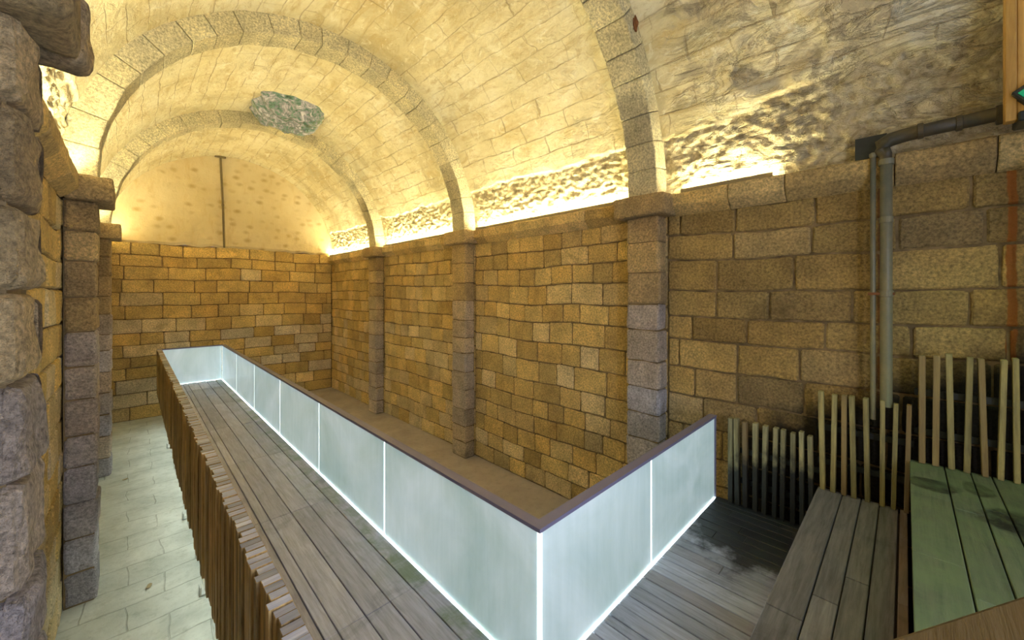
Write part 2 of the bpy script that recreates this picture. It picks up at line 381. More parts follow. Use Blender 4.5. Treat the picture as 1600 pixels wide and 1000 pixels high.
def block(mb, P, s0, s1, t0, t1, tone, seed, rough=0.010, g=0.006, ed=0.022, back=-0.034, mi=0):
    """one rough-faced ashlar: P(s,t,h) maps wall coordinates to the world"""
    s0 += g; s1 -= g; t0 += g; t1 -= g
    W, H = s1-s0, t1-t0
    nx = max(2, min(7, int(W/0.12))); ny = max(2, min(5, int(H/0.10)))
    e = min(ed, W*0.3, H*0.3)
    ss = [0, e*0.35] + [e+(W-2*e)*i/nx for i in range(nx+1)] + [W-e*0.35, W]
    ts = [0, e*0.35] + [e+(H-2*e)*i/ny for i in range(ny+1)] + [H-e*0.35, H]
    ca = [rnd(0, 1)*0.014+0.004 for _ in range(4)]
    tilt = (rnd(-.006, .006), rnd(-.006, .006)); off = rnd(-0.006, 0.008)
    base = len(mb.v); n, m = len(ss), len(ts)
    for j, tv in enumerate(ts):
        for i, sv in enumerate(ss):
            di = min(i, n-1-i); dj = min(j, m-1-j); d = min(di, dj)
            x, y = s0+sv, t0+tv
            q = (0 if i < n/2 else 1)+(0 if j < m/2 else 2)
            if di <= 1 and dj <= 1:
                k = ca[q]*(1.5 if di+dj == 0 else 0.7)
                x += k*(1 if i < n/2 else -1); y += k*(1 if j < m/2 else -1)
            elif d <= 2:
                k = nz(x*5+seed, y*5, seed)*0.012
                if di == d: x += k
                if dj == d: y += k
            if d == 0: h = back
            else:
                h = off+tilt[0]*(2*sv/W-1)+tilt[1]*(2*tv/H-1)+nz(x*6, y*6, seed*3.7)*rough+nz(x*17, y*17, seed)*rough*0.5
                if d == 1: h -= 0.012
            mb.v.append(tuple(P(x, y, h)))
    for j in range(m-1):
        for i in range(n-1):
            a = base+j*n+i
            mb.f.append((a, a+1, a+n+1, a+n)); mb.t.append(tone); mb.mi.append(mi)

def ashlar(mb, P, s0, s1, zs, lmin, lmax, seed, tonef, clip=None):
    """courses between the heights zs, blocks of length lmin..lmax; joints kept random"""
    R = random.Random(seed)
    for c in range(len(zs)-1):
        s = s0 - R.uniform(0, lmax*0.6)
        while s < s1-0.05:
            L = R.uniform(lmin, lmax)
            a, b = max(s, s0), min(s+L, s1)
            if s1-b < 0.14: b = s1
            if b-a > 0.07 and not (clip and clip(a, b, zs[c], zs[c+1])):
                block(mb, P, a, b, zs[c]+0, zs[c+1], tonef(R, a, (zs[c]+zs[c+1])/2), seed*1.3+c*7.1+a)
            s = b if b == s1 else s+L

def courses(z0, z1, h, seed):
    R = random.Random(seed); n = max(1, round((z1-z0)/h)); w = [R.uniform(0.85, 1.15) for _ in range(n)]; k = sum(w)
    zs = [z0]
    for x in w: zs.append(zs[-1]+(z1-z0)*x/k)
    return zs

# ================================================================ THE SHELL
ZB = 1.10      # top of coursed ashlar, underside of cornice
def tone_wall(R, s, z):
    g = 0.0
    if R.random() < 0.14: g = R.uniform(0.2, 0.6)
    if z < -0.9 and R.random() < 0.45: g = R.uniform(0.3, 1.0)
    return (min(1, max(0, R.gauss(0.52, 0.12))), R.random(), g)

# right wall
wob = lambda s, t: 0.045*nz(s*0.8, t*0.7, 2.5)+0.012*nz(s*3.1, t*2.0, 7.5)
mb = MB()
PR = lambda s, t, h: (XR-h, s, t+wob(s, t))
zs_near = [ZF, -3.30, -2.95, -2.55, -2.20, -1.82, -1.42, -1.03, -0.65, -0.335, 0.015, 0.42, 0.76, ZB]
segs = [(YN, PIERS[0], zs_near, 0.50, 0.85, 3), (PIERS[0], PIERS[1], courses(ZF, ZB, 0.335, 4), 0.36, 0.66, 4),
        (PIERS[1], PIERS[2], courses(ZF, ZB, 0.335, 5), 0.36, 0.66, 5), (PIERS[2], YB, courses(ZF, ZB, 0.335, 6), 0.36, 0.66, 6)]
def tone_near(R, s, z):      # darker blocks towards the near end: the dimmer light there is in their tone
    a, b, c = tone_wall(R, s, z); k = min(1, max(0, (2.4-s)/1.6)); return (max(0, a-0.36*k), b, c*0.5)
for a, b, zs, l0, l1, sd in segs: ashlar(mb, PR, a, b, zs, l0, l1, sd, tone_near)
mb.quad((XR+0.024, YN, ZF), (XR+0.024, YB, ZF), (XR+0.024, YB, ZC), (XR+0.024, YN, ZC), mi=1)
mb.box(XR+0.03, YN, ZF, XR+0.4, YB, ZC, mi=1)
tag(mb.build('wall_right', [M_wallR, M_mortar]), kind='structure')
# left wall
mb = MB()
PL = lambda s, t, h: (XL+h, -s, t+wob(s, t))
for a, b, zs, l0, l1, sd in [(-YB, -PIERS[2], courses(ZF, ZB, .36, 7), .4, .7, 7), (-PIERS[2], -PIERS[1], courses(ZF, ZB, .36, 8), .4, .7, 8),
                             (-PIERS[1], -PIERS[0], courses(ZF, ZB, .36, 9), .4, .7, 9), (-PIERS[0], -YN, courses(ZF, ZB, .40, 10), .5, .8, 10)]:
    ashlar(mb, PL, a, b, zs, l0, l1, sd, tone_wall)
mb.box(XL-0.4, YN, ZF, XL-0.03, YB, ZC, mi=1)
tag(mb.build('wall_left', [M_wall, M_mortar]), kind='structure')
# back wall: ashlar below, plastered lunette above
mb = MB()
PB = lambda s, t, h: (s, YB-h, t+wob(s, t))
ashlar(mb, PB, XL, XR, courses(ZF, 1.44, 0.355, 12), 0.5, 0.95, 12, tone_wall)
mb.box(XL-0.4, YB+0.03, ZF, XR+0.4, YB+0.4, 1.46, mi=1)
# lunette as a displaced fan grid
n, m = 60, 34; base = len(mb.v)
for j in range(m+1):
    for i in range(n+1):
        x = CX-RV+2*RV*i/n; top = ZC+math.sqrt(max(0, (RV+0.06)**2-(x-CX)**2))
        z0 = 1.44+nz(x, 0, 5, 3)*0.05; z = z0+max(0, top-z0)*j/m
        h = 0.030+nz(x, z, 3, 5)*0.012+nz(x, z, 9, 1.5)*0.02
        if j == 0: h = -0.02
        mb.v.append((x, YB-h, z))
for j in range(m):
    for i in range(n):
        a = base+j*(n+1)+i; mb.f.append((a, a+1, a+n+2, a+n+1)); mb.t.append((.5, 0, 0)); mb.mi.append(2)
tag(mb.build('wall_back', [M_wall, M_mortar, M_lun]), kind='structure')
# near end wall with an opening added for the cool fill (behind the camera)
mb = MB()
PN = lambda s, t, h: (-s, YN+h, t)
ashlar(mb, PN, -XR, -XL, courses(ZF, ZC, .42, 13), .5, .9, 13, tone_wall,
       clip=lambda a, b, z0, z1: b > -3.0 and a < -0.2 and z1 > Z2 and z0 < 1.1)
tag(mb.build('wall_near', [M_wall, M_mortar]), kind='structure')

# floors
def grid_floor(name, x0, x1, y0, y1, z, mat, amp):
    mb = MB(); nx = max(2, int((x1-x0)/0.15)); ny = int((y1-y0)/0.15)
    for j in range(ny+1):
        for i in range(nx+1):
            x = x0+(x1-x0)*i/nx; y = y0+(y1-y0)*j/ny; mb.v.append((x, y, z+nz(x, y, 1, 1.8)*amp))
    for j in range(ny):
        for i in range(nx):
            a = j*(nx+1)+i; mb.f.append((a, a+1, a+nx+2, a+nx+1)); mb.t.append((.5, 0, 0)); mb.mi.append(0)
    o = mb.build(name, mat, smooth=True); return tag(o, kind='structure')
grid_floor('floor', XL-0.1, 1.9, YN, YB+0.1, ZF, M_floor, 0.008)
grid_floor('floor_pit', 1.9, XR+0.1, YN, YB+0.1, ZF, M_pit, 0.006)

# vault with rubble bands above both cornices, broken plaster on the near right haunch
def ceiling():
    arc = PI*RV; dy = 0.032
    qs = [0.022*k for k in range(46)]; n_ = 110; qs += [1.012+(arc-2*1.012)*k/n_ for k in range(1, n_)]; qs += [arc-v for v in [0.022*k for k in range(46)][::-1]]
    na = len(qs)-1; ny = int((YB-YN)/dy)
    vs, fs, uvs, tone = [], [], [], []
    for j in range(ny+1):
        y = YN+(YB-YN)*j/ny
        for i in range(na+1):
            q = qs[i]/arc; th = PI*q; s = qs[i]          # th=0 right springing
            side = min(s, arc-s); right = s < arc/2
            edge = 0.86+0.10*nz(y, 0, 3 if right else 8, 1.1)+0.05*nz(y, 1, 3, 4.0)
            if right and y < 1.9: edge += 0.08*min(1.5, (1.9-y))+0.12*nz(y, 4, 2, 1.6)
            rub = min(1, max(0, (edge-side)/0.035))
            x0, z0 = math.cos(th), math.sin(th)
            px, pz = CX+RV*x0, ZC+RV*z0
            h = 0.012*nz(px, y, pz, 2.2)+0.010*nz(px, y, pz, 7)
            r = 0.0
            if rub > 0:
                a = noise.turbulence(Vector((px*5, y*6, pz*7)), 4, True)
                r = -0.045 + 0.055*(a-0.42) + 0.030*abs(nz(px*7, y*8, pz*13)) + 0.022*nz(px*14, y*16, pz*20) + 0.012*nz(px*26, y*28, pz*34)
            dmg = 0.0
            if right and y < 2.3 and side < 3.4:
                dmg = min(1, (2.3-y)/0.3)*min(1, (3.4-side)/0.5)
                # terraced lips of plaster running along the hall
                lip = side*2.6+0.30*nz(y, side, 6, 0.9)+0.10*nz(y, side, 2, 3.2)
                fr = lip-math.floor(lip); k = math.floor(lip)
                amp = 0.035*(0.5+0.5*nz(k*3.1, y*0.7, 1))
                h += dmg*amp*(fr*1.2-0.5)*(1 if fr < 0.92 else (1-fr)/0.08)
                b2 = nz(y*1.4, side*1.8, 11)
                if b2 > 0.16: h -= dmg*0.05*min(1, (b2-0.16)/0.05)
            H = h*(1-rub)+r*rub                    # + is towards the room
            R = RV-H
            vs.append((CX+R*x0, y, ZC+R*z0)); uvs.append((y, s)); tone.append((rub, max(dmg, 0.25*(nz(px, y, pz, .5) > 0.1)), 0))
    for j in range(ny):
        for i in range(na):
            a = j*(na+1)+i; fs.append((a, a+na+1, a+na+2, a+1))
    me = bpy.data.meshes.new('ceiling'); me.from_pydata(vs, [], fs); me.materials.append(M_vault)
    at = me.color_attributes.new('Tone', 'FLOAT_COLOR', 'POINT'); at.data.foreach_set('color', [c for t in tone for c in (*t, 1.0)])
    ul = me.uv_layers.new(name='UVMap'); li = [0]*len(me.loops); me.loops.foreach_get('vertex_index', li)
    ul.data.foreach_set('uv', [c for k in li for c in uvs[k]])
    me.polygons.foreach_set('use_smooth', [True]*len(fs)); me.update()
    o = bpy.data.objects.new('ceiling', me); COL.objects.link(o); tag(o, kind='structure')
ceiling()

# cornices: moulded blocks between the piers, one run each side
def cornice(name, side, seed):
    mb = MB(); R = random.Random(seed)
    spans = []; ys = [YN]+[v for p in PIERS for v in (p-0.10, p+PW+0.10)]+[YB]
    for a, b in zip(ys[::2], ys[1::2]):
        y = a
        while y < b-0.02:
            L = R.uniform(0.55, 0.95); e = min(y+L, b)
            if b-e < 0.3: e = b
            o = R.uniform(-.008, .008); tone = (R.uniform(.35, .8), R.random(), R.random()*0.35)
            prof = [(0.0, ZB-0.03), (0.05+o, ZB), (0.135+o, ZB+0.085), (0.145+o, ZB+0.10), (0.145+o, ZC-0.03+o*.5), (0.12+o, ZC-0.008), (-0.04, ZC)]
            n = max(2, int((e-y)/0.12))
            base = len(mb.v); yy = [y+0.004, y+0.014]+[y+0.014+(e-y-0.028)*k/n for k in range(1, n)]+[e-0.014, e-0.004]
            for k, yv in enumerate(yy):
                ins = 0.012 if k in (0, len(yy)-1) else 0
                for (d, z) in prof:
                    d2 = d-ins*(d > 0)+nz(yv*5, z*7, seed)*0.012*(d > 0.02); z2 = z+nz(yv*4, d*9, seed+4)*0.007
                    mb.v.append((XR-d2 if side > 0 else XL+d2, yv, z2))
            p = len(prof)
            for k in range(len(yy)-1):
                for q in range(p-1):
                    A = base+k*p+q; f = (A, A+1, A+p+1, A+p)
                    mb.f.append(f if side < 0 else f[::-1]); mb.t.append(tone); mb.mi.append(0)
            for k in (0, len(yy)-1):
                f = tuple(base+k*p+q for q in range(p)); mb.f.append(f); mb.t.append(tone); mb.mi.append(0)
            y = e
        # ledge behind the cornice
    return tag(mb.build(name, [M_wall if side < 0 else M_wall]), kind='structure')
cornice('trim_1', 1, 21); cornice('trim_2', -1, 22)

# ================================================================ PIERS AND ARCHES
def pier(side, y0, label, seed, heights=0.39, greylow=True, wide=PW):
    R = random.Random(seed); x_in = XR-PD if side > 0 else XL+PD
    o = empty('stone_pier', (x_in, y0+wide/2, ZF), label, 'pier', 'stone piers along the side walls')
    rugged = side < 0 and y0 < 3; ed_, back, rg_ = (0.055, -0.055, 0.03) if rugged else (0.028, -0.03, 0.012)
    mb = MB(); zs = courses(ZF, 1.09, heights, seed)
    xa, xb = (x_in, XR-0.012) if side > 0 else (XL+0.012, x_in)
    for z0, z1 in zip(zs, zs[1:]):
        zm = (z0+z1)/2
        g = (0.9 if zm < -1.3 else 0.6 if zm < -0.3 else 0.15)*(1.0 if y0 < 5 or side < 0 else 0.55) if greylow else 0.3  # lower blocks greyer: cool light from below put into their colour
        if R.random() < 0.2: g *= 0.6
        tone = (R.uniform(.38, .68)-(0.14 if rugged else 0.30 if side < 0 and zm < -3.2 else -0.08 if side < 0 and zm < -.8 else 0.12 if side < 0 else 0), R.random(), min(1, g*R.uniform(.85, 1.1)))  # left piers darker in tone: shade away from the light strips painted in
        dx, dy = R.uniform(-.006, .006), R.uniform(-.006, .006)
        # near face, inner face, far face
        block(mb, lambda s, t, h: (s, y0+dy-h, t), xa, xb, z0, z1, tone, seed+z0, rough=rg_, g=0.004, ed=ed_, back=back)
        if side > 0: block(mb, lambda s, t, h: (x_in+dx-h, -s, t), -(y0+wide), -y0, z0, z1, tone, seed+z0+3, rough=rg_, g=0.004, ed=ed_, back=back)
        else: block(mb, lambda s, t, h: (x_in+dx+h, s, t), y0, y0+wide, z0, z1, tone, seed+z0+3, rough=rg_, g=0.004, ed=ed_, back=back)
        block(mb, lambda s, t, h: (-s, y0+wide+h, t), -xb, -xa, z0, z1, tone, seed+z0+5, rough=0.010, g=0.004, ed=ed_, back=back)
    bk_ = -back-0.006; mb.box(xa+(bk_ if side > 0 else 0), y0+bk_, ZF, xb-(bk_ if side < 0 else 0), y0+wide-bk_, 1.09, mi=1)
    mb.build('shaft', [M_pier, M_mortar], o)
    cb = MB(); ov = 0.14
    tone = (R.uniform(.4, .6)-(0.24 if rugged else 0), R.random(), 0.1)
    # capital slab: subdivided rounded box
    x0, x1 = (x_in-ov, XR-0.02) if side > 0 else (XL+0.02, x_in+ov)
    if rugged:
        slab(cb, x0, y0-ov, 1.075, x1-0.015, y0+0.30, ZC+0.12, tone, seed, r=0.05, amp=0.035)
        slab(cb, x0, y0+0.315, 1.085, x1+0.01, y0+wide+0.05, ZC+0.02, (0.3, 0.8, 0.2), seed+3, r=0.05, amp=0.03)
    else: slab(cb, x0, y0-ov, 1.08, x1, y0+wide+ov, ZC-0.01, tone, seed, r=0.035, amp=0.016)
    cb.build('capital', [M_pier], o, smooth=True)
    return o
def slab(mb, x0, y0, z0, x1, y1, z1, tone, seed, r=0.03, amp=0.010, mi=0):
    """rounded, slightly lumpy stone block as a dense box"""
    def axis(a, b):
        n = max(2, int((b-a)/0.10)); e = min(r, (b-a)/3)
        return [a, a+e*.3, a+e]+[a+e+(b-a-2*e)*k/n for k in range(1, n)]+[b-e, b-e*.3, b]
    A = [axis(x0, x1), axis(y0, y1), axis(z0, z1)]; C = [(x0+x1)/2, (y0+y1)/2, (z0+z1)/2]
    Hh = [(x1-x0)/2, (y1-y0)/2, (z1-z0)/2]
    def warp(p):
        # round the edges: pull points in the corner band onto a radius
        q = []
        exc = [max(0, abs(p[k]-C[k])-(Hh[k]-r)) for k in range(3)]
        L = math.sqrt(sum(e*e for e in exc))
        p2 = list(p)
        if sum(e > 1e-6 for e in exc) > 1 and L > r:
            for k in range(3):
                if exc[k] > 0: p2[k] = C[k]+math.copysign((Hh[k]-r)+exc[k]*r/L, p[k]-C[k])
        d = nz(p2[0]*6, p2[1]*6, p2[2]*6+seed)*amp+nz(p2[0]*15, p2[1]*15, p2[2]*15+seed)*amp*0.5
        v = Vector((p2[0]-C[0], p2[1]-C[1], p2[2]-C[2])); v = v.normalized()*d
        return (p2[0]+v.x, p2[1]+v.y, p2[2]+v.z)
    for ax in range(3):
        u, w_ = [(1, 2), (2, 0), (0, 1)][ax]
        for sgn in (0, 1):
            val = A[ax][-1] if sgn else A[ax][0]; n, m = len(A[u]), len(A[w_]); base = len(mb.v)
            for j in range(m):
                for i in range(n):
                    p = [0, 0, 0]; p[ax] = val; p[u] = A[u][i]; p[w_] = A[w_][j]; mb.v.append(warp(p))
            for j in range(m-1):
                for i in range(n-1):
                    a = base+j*n+i; f = (a, a+1, a+n+1, a+n); mb.f.append(f if sgn else f[::-1]); mb.t.append(tone); mb.mi.append(mi)

pier(1, PIERS[0], 'nearest pier of the right-hand wall, rising behind the short glass balustrade', 31)
pier(1, PIERS[1], 'middle pier of the right-hand wall, its foot on the sunken floor', 32)
pier(1, PIERS[2], 'farthest pier of the right-hand wall, close to the back wall', 33)
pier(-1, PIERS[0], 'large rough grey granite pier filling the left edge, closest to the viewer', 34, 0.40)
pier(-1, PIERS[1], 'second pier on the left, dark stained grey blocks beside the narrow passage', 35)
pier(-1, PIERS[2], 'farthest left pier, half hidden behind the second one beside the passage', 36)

def arch(y0, label, seed, wide=PW-0.06):
    R = random.Random(seed); y0 += 0.03
    o = empty('stone_arch', (CX, y0+wide/2, ZC), label, 'arch', 'transverse arches under the vault')
    mb = MB(); ri, ro = RV-PD, RV+0.03
    a = 0.0; spans = []
    N = 23
    cuts = [PI*k/N+(R.uniform(-.02, .02) if 0 < k < N else 0) for k in range(N+1)]
    for a0, a1 in zip(cuts, cuts[1:]):
        tone = (R.uniform(.46, .60), R.random(), R.random()*0.4); off = R.uniform(-.006, .006)
        g = 0.003/ri
        # near face
        na, nr, ny = 4, 3, 4
        def pt(i, r, y): return None
        angs = [a0+g, a0+g+0.004]+[a0+(a1-a0)*k/na for k in range(1, na)]+[a1-g-0.004, a1-g]
        def V(th, r, y, e=0):
            k = nz(math.cos(th)*r*4, y*5, math.sin(th)*r*4+seed)*0.014+off
            r2 = r+ (k if r < ro-0.01 else 0)
            return (CX+r2*math.cos(th), y+nz(th*r*5, r*5, seed+y)*0.006, ZC+r2*math.sin(th))
        def sheet(prof):
            base = len(mb.v); p = len(prof)
            for q, th in enumerate(angs):
                e = 0.010 if q in (0, len(angs)-1) else 0
                for (r, y, dr, dyy) in prof: mb.v.append(V(th, r+e*dr, y+e*dyy))
            for q in range(len(angs)-1):
                for k in range(p-1):
                    A = base+q*p+k; mb.f.append((A, A+p, A+p+1, A+1)); mb.t.append(tone); mb.mi.append(0)
        b = 0.018
        prof = [(ro, y0, 0, 1), (ri+(ro-ri)*.5, y0, 0, 1), (ri+b, y0, 0, 1), (ri+b*.3, y0+b*.3, 1, 1), (ri, y0+b, 1, 0)]
        prof += [(ri, y0+wide*k/ny, 1, 0) for k in range(1, ny)]
        prof += [(ri, y0+wide-b, 1, 0), (ri+b*.3, y0+wide-b*.3, 1, -1), (ri+b, y0+wide, 0, -1), (ri+(ro-ri)*.5, y0+wide, 0, -1), (ro, y0+wide, 0, -1)]
        sheet(prof)
    mb.build('voussoirs', [M_arch], o, smooth=False)
    return o
arch(PIERS[0], 'nearest stone arch, springing from the pier behind the short glass balustrade', 41)
arch(PIERS[1], 'middle stone arch spanning the whole vault, second from the back', 42)
arch(PIERS[2], 'smallest and farthest stone arch, just in front of the back wall', 43)

# ================================================================ LED LIGHTS ON THE CORNICES
def led(side, y0, y1, label):
    x = XR-0.055 if side > 0 else XL+0.055
    o = empty('light_strip', (x, (y0+y1)/2, ZC-0.01), label, 'light', 'warm light strips on the cornices')
    m = MB(); m.box(x-0.035, y0, ZC-0.012, x+0.035, y1, ZC+0.012)
    sx = -1 if side > 0 else 1
    m.box(*( (x+0.035*sx-0.004, y0, ZC-0.012, x+0.035*sx+0.004, y1, ZC+0.05) )); m.build('channel', [M_alu], o)
    e = MB(); e.box(x-0.022, y0+0.02, ZC+0.013, x+0.022, y1-0.02, ZC+0.03); e.build('diffuser', [M_led], o)
E = PW+0.12
led(1, PIERS[2]+E, YB-0.05, 'warm light strip on the right cornice, farthest bay beside the back wall')
led(1, PIERS[1]+E, PIERS[2]-0.12, 'warm light strip on the right cornice between the middle and farthest piers')
led(1, PIERS[0]+E, PIERS[1]-0.12, 'long bright light strip on the right cornice between nearest and middle piers')
led(1, 1.10, 2.18, 'short light strip on the right cornice, nearest bay beside the pipes')
led(-1, PIERS[2]+E, YB-0.05, 'light strip on the left cornice beside the back wall')
led(-1, PIERS[1]+E, PIERS[2]-0.12, 'light strip on the left cornice between the two far left piers')
led(-1, PIERS[0]+E, PIERS[1]-0.12, 'light strip on the left cornice just beyond the large granite pier')

# ================================================================ DECK AND TIERS
def planks(mb, x0, x1, y0, y1, z, widths, seed, along='Y', joint=(1.6, 2.6), thick=0.035, gap=0.008, tint_f=None, hue=0.0):
    R = random.Random(seed); a, b = (x0, x1) if along == 'Y' else (y0, y1); p = a; k = 0
    lo, hi = (y0, y1) if along == 'Y' else (x0, x1)
    while p < b-0.01:
        wd = widths[k % len(widths)]; k += 1; e = min(p+wd, b)
        if b-e < 0.03: e = b
        q = lo - (0.7 if joint[1]-joint[0] < 0.3 else R.uniform(0, joint[0]))
        while q < hi-0.01:
            L = R.uniform(*joint); r0, r1 = max(q, lo), min(q+L, hi)
            if hi-r1 < 0.2: r1 = hi
            ms = tint_f((p+e)/2, (r0+r1)/2) if tint_f else 0
            tone = (R.uniform(.3, .8), (R.random() < 0.12)*R.uniform(.1, .35)+hue, ms)
            dz = R.uniform(-.002, .002)
            if r1-r0 > 0.03:
                if along == 'Y': mb.box(p+gap/2, r0+0.0015, z-thick, e-gap/2, r1-0.0015, z+dz, tone, bev=0.004)
                else: mb.box(r0+0.0015, p+gap/2, z-thick, r1-0.0015, e-gap/2, z+dz, tone, bev=0.004)
            q = r1 if r1 == hi else q+L
        p = e
dk = empty('wooden_deck', (1.3, 8, ZD-0.2), 'L-shaped deck of weathered grey boards inside the glass balustrade', 'deck')
m = MB()
green_tint = lambda x, y: 1.0 if (x > 1.72 and y > 1.75) else (0.35 if x > 1.55 and y > 4 else 0.1)  # boards along the glass are greener
planks(m, 0.60, 1.915, 1.70, 14.38, ZD, [0.215, 0.21, 0.10, 0.215, 0.21, 0.21, 0.155], 51, tint_f=green_tint, joint=(2.04, 2.05))
planks(m, 0.60, 5.33, 0.69, 1.685, ZD, [0.15, 0.14, 0.145, 0.09, 0.15, 0.14], 52, joint=(2.5, 3.2), tint_f=lambda x, y: 0.1)
m.build('boards', [M_deck], dk)
m = MB(); m.box(0.62, 0.69, ZD-0.16, 1.90, 14.36, ZD-0.045); m.box(1.90, 0.69, ZD-0.16, 5.33, 1.67, ZD-0.045)
for y in range(1, 15, 2): m.box(1.05, y, ZF+0.005, 1.17, y+0.12, ZD-0.15)
for y in range(1, 15, 2): m.box(1.75, y, ZF+0.005, 1.87, y+0.12, ZD-0.15)
m.box(1.92, 1.60, ZF+0.005, 5.33, 1.66, ZD-0.16)
m.build('framing', [M_under], dk)

tr = empty('wooden_tier', (3, 0.35, ZD), 'lower bench tier of dark grey lengthwise boards, one step above the deck', 'bench', 'stepped wooden bench tiers')
m = MB(); planks(m, 0.60, 5.33, 0.045, 0.67, Z1, [0.135, 0.135, 0.145, 0.21], 54, 'X', (1.7, 2.6)); m.build('boards', [M_tier], tr)
m = MB(); planks(m, 0.60, 5.33, -0.018, 0.040, Z1, [0.06], 57, 'X', (2.7, 3.6), hue=0.45); m.build('edge_board', [M_tier], tr)
m = MB(); m.box(0.62, -0.01, ZF+0.01, 5.33, 0.645, Z1-0.04); m.build('riser', [M_under], tr)
tr = empty('wooden_tier', (3, -0.8, Z1), 'upper bench tier of green tinged boards at the right edge', 'bench', 'stepped wooden bench tiers')
m = MB(); planks(m, -0.28, 5.33, -2.3, -0.025, Z2, [0.155, 0.12, 0.155, 0.225][::-1] and [0.225, 0.225, 0.155, 0.12, 0.155, 0.225], 55, 'X', (0.9, 1.5), tint_f=lambda x, y: 1.0)
m = MB()
ysx = [-0.025, -0.25, -0.405, -0.526, -0.70, -0.87, -1.05, -1.22, -1.40, -1.6, -1.8, -2.0, -2.2]
for q, (a, b) in enumerate(zip(ysx, ysx[1:])):
    planks(m, -0.28, 5.33, b, a, Z2, [9.0], 60+q, 'X', (0.9, 1.6), tint_f=lambda x, y: 1.0)
m.build('boards', [M_tier2], tr)
m = MB(); m.box(-0.26, -2.18, ZF+0.01, 5.33, -0.045, Z2-0.04); m.build('riser', [M_under], tr)

# ================================================================ GLASS BALUSTRADE
gb = empty('glass_balustrade', (1.94, 1.71, ZD), 'frosted white glass balustrade around the deck with a dark metal top rail', 'balustrade')
GX, GY = 1.935, 1.705
def panel_y(y0, y1):
    m = MB(); m.box(GX, y0+0.014, ZD-0.02, GX+0.018, y1-0.014, ZR-0.024, bev=0.002); m.build('glass_panel', [M_glass], gb)
def panel_x(x0, x1, y):
    m = MB(); m.box(x0+0.014, y, ZD-0.02, x1-0.014, y+0.018, ZR-0.024, bev=0.002); m.build('glass_panel', [M_glass], gb)
ys = [GY, 3.93, 5.97, 8.05, 10.14, 12.2, 14.38]
for a, b in zip(ys, ys[1:]): panel_y(a+(0.012 if a == GY else 0), b)
xs = [GX, 3.55, 5.30]
for a, b in zip(xs, xs[1:]): panel_x(a+(0.012 if a == GX else 0), b, GY)
panel_x(0.57, GX, 14.39)
for y in ys[1:-1]:
    m = MB(); m.box(GX+0.002, y-0.009, ZD-0.02, GX+0.016, y+0.009, ZR-0.025); o = m.build('joint_light', [M_joint], gb)
m = MB(); m.box(GX, 14.362, ZD, GX+0.016, 14.386, ZR-0.025); m.build('joint_light', [M_joint], gb)
m = MB(); m.box(3.542, GY+0.002, ZD-0.02, 3.558, GY+0.016, ZR-0.025); m.build('joint_light', [M_joint], gb)
m = MB(); m.box(GX-0.001, GY-0.001, ZD-0.02, GX+0.021, GY+0.021, ZR-0.025); m.build('joint_light', [M_joint], gb)
# bottom light lines
m = MB(); m.box(GX-0.008, GY+0.04, ZD-0.018, GX-0.004, 14.37, ZD-0.004); m.build('base_light', [M_cool], gb)
m = MB(); m.box(GX+0.04, GY-0.008, ZD-0.018, 5.30, GY-0.004, ZD-0.004); m.build('base_light', [M_cool], gb)
m = MB(); m.box(0.60, 14.378, ZD-0.018, GX-0.02, 14.385, ZD-0.001); m.build('base_light', [M_cool], gb)
# rail with mitred corners
def rail(path, wdt, z0, z1):
    m = MB()
    pts = [Vector(p) for p in path]
    rings = []
    for k, p in enumerate(pts):
        d0 = (p-pts[k-1]).normalized() if k else (pts[1]-p).normalized()
        d1 = (pts[k+1]-p).normalized() if k < len(pts)-1 else d0
        n0 = Vector((-d0.y, d0.x)); n1 = Vector((-d1.y, d1.x)); nn = (n0+n1).normalized(); s = 1/max(0.3, nn.dot(n0))
        a = p+nn*s*(0.012); b = p-nn*s*(wdt-0.012)
        rings.append(len(m.v)); m.v += [(a.x, a.y, z0), (b.x, b.y, z0), (b.x, b.y, z1), (a.x, a.y, z1)]
    for A, B in zip(rings, rings[1:]):
        for q in range(4): m.f.append((A+q, A+(q+1) % 4, B+(q+1) % 4, B+q)); m.t.append((.5, 0, 0)); m.mi.append(0)
    m.f += [(rings[0]+3, rings[0]+2, rings[0]+1, rings[0]), (rings[-1], rings[-1]+1, rings[-1]+2, rings[-1]+3)]; m.t += [(.5, 0, 0)]*2; m.mi += [0]*2
    return m
r_ = rail([(0.50, 14.39), (GX, 14.39), (GX, GY), (5.33, GY)][::-1], 0.085, ZR-0.026, ZR+0.002)
r_.build('top_rail', [M_steel], gb)
m = MB(); m.box(5.303, GY-0.012, ZD-0.05, 5.325, GY+0.06, ZR-0.026, bev=0.003); m.build('end_post', [M_steel], gb)
m = MB(); m.box(GX-0.014, GY+0.0, ZD-0.08, GX+0.06, 14.40, ZD-0.02); m.box(GX, GY-0.014, ZD-0.08, 5.31, GY+0.06, ZD-0.02); m.build('base_channel', [M_steel], gb)

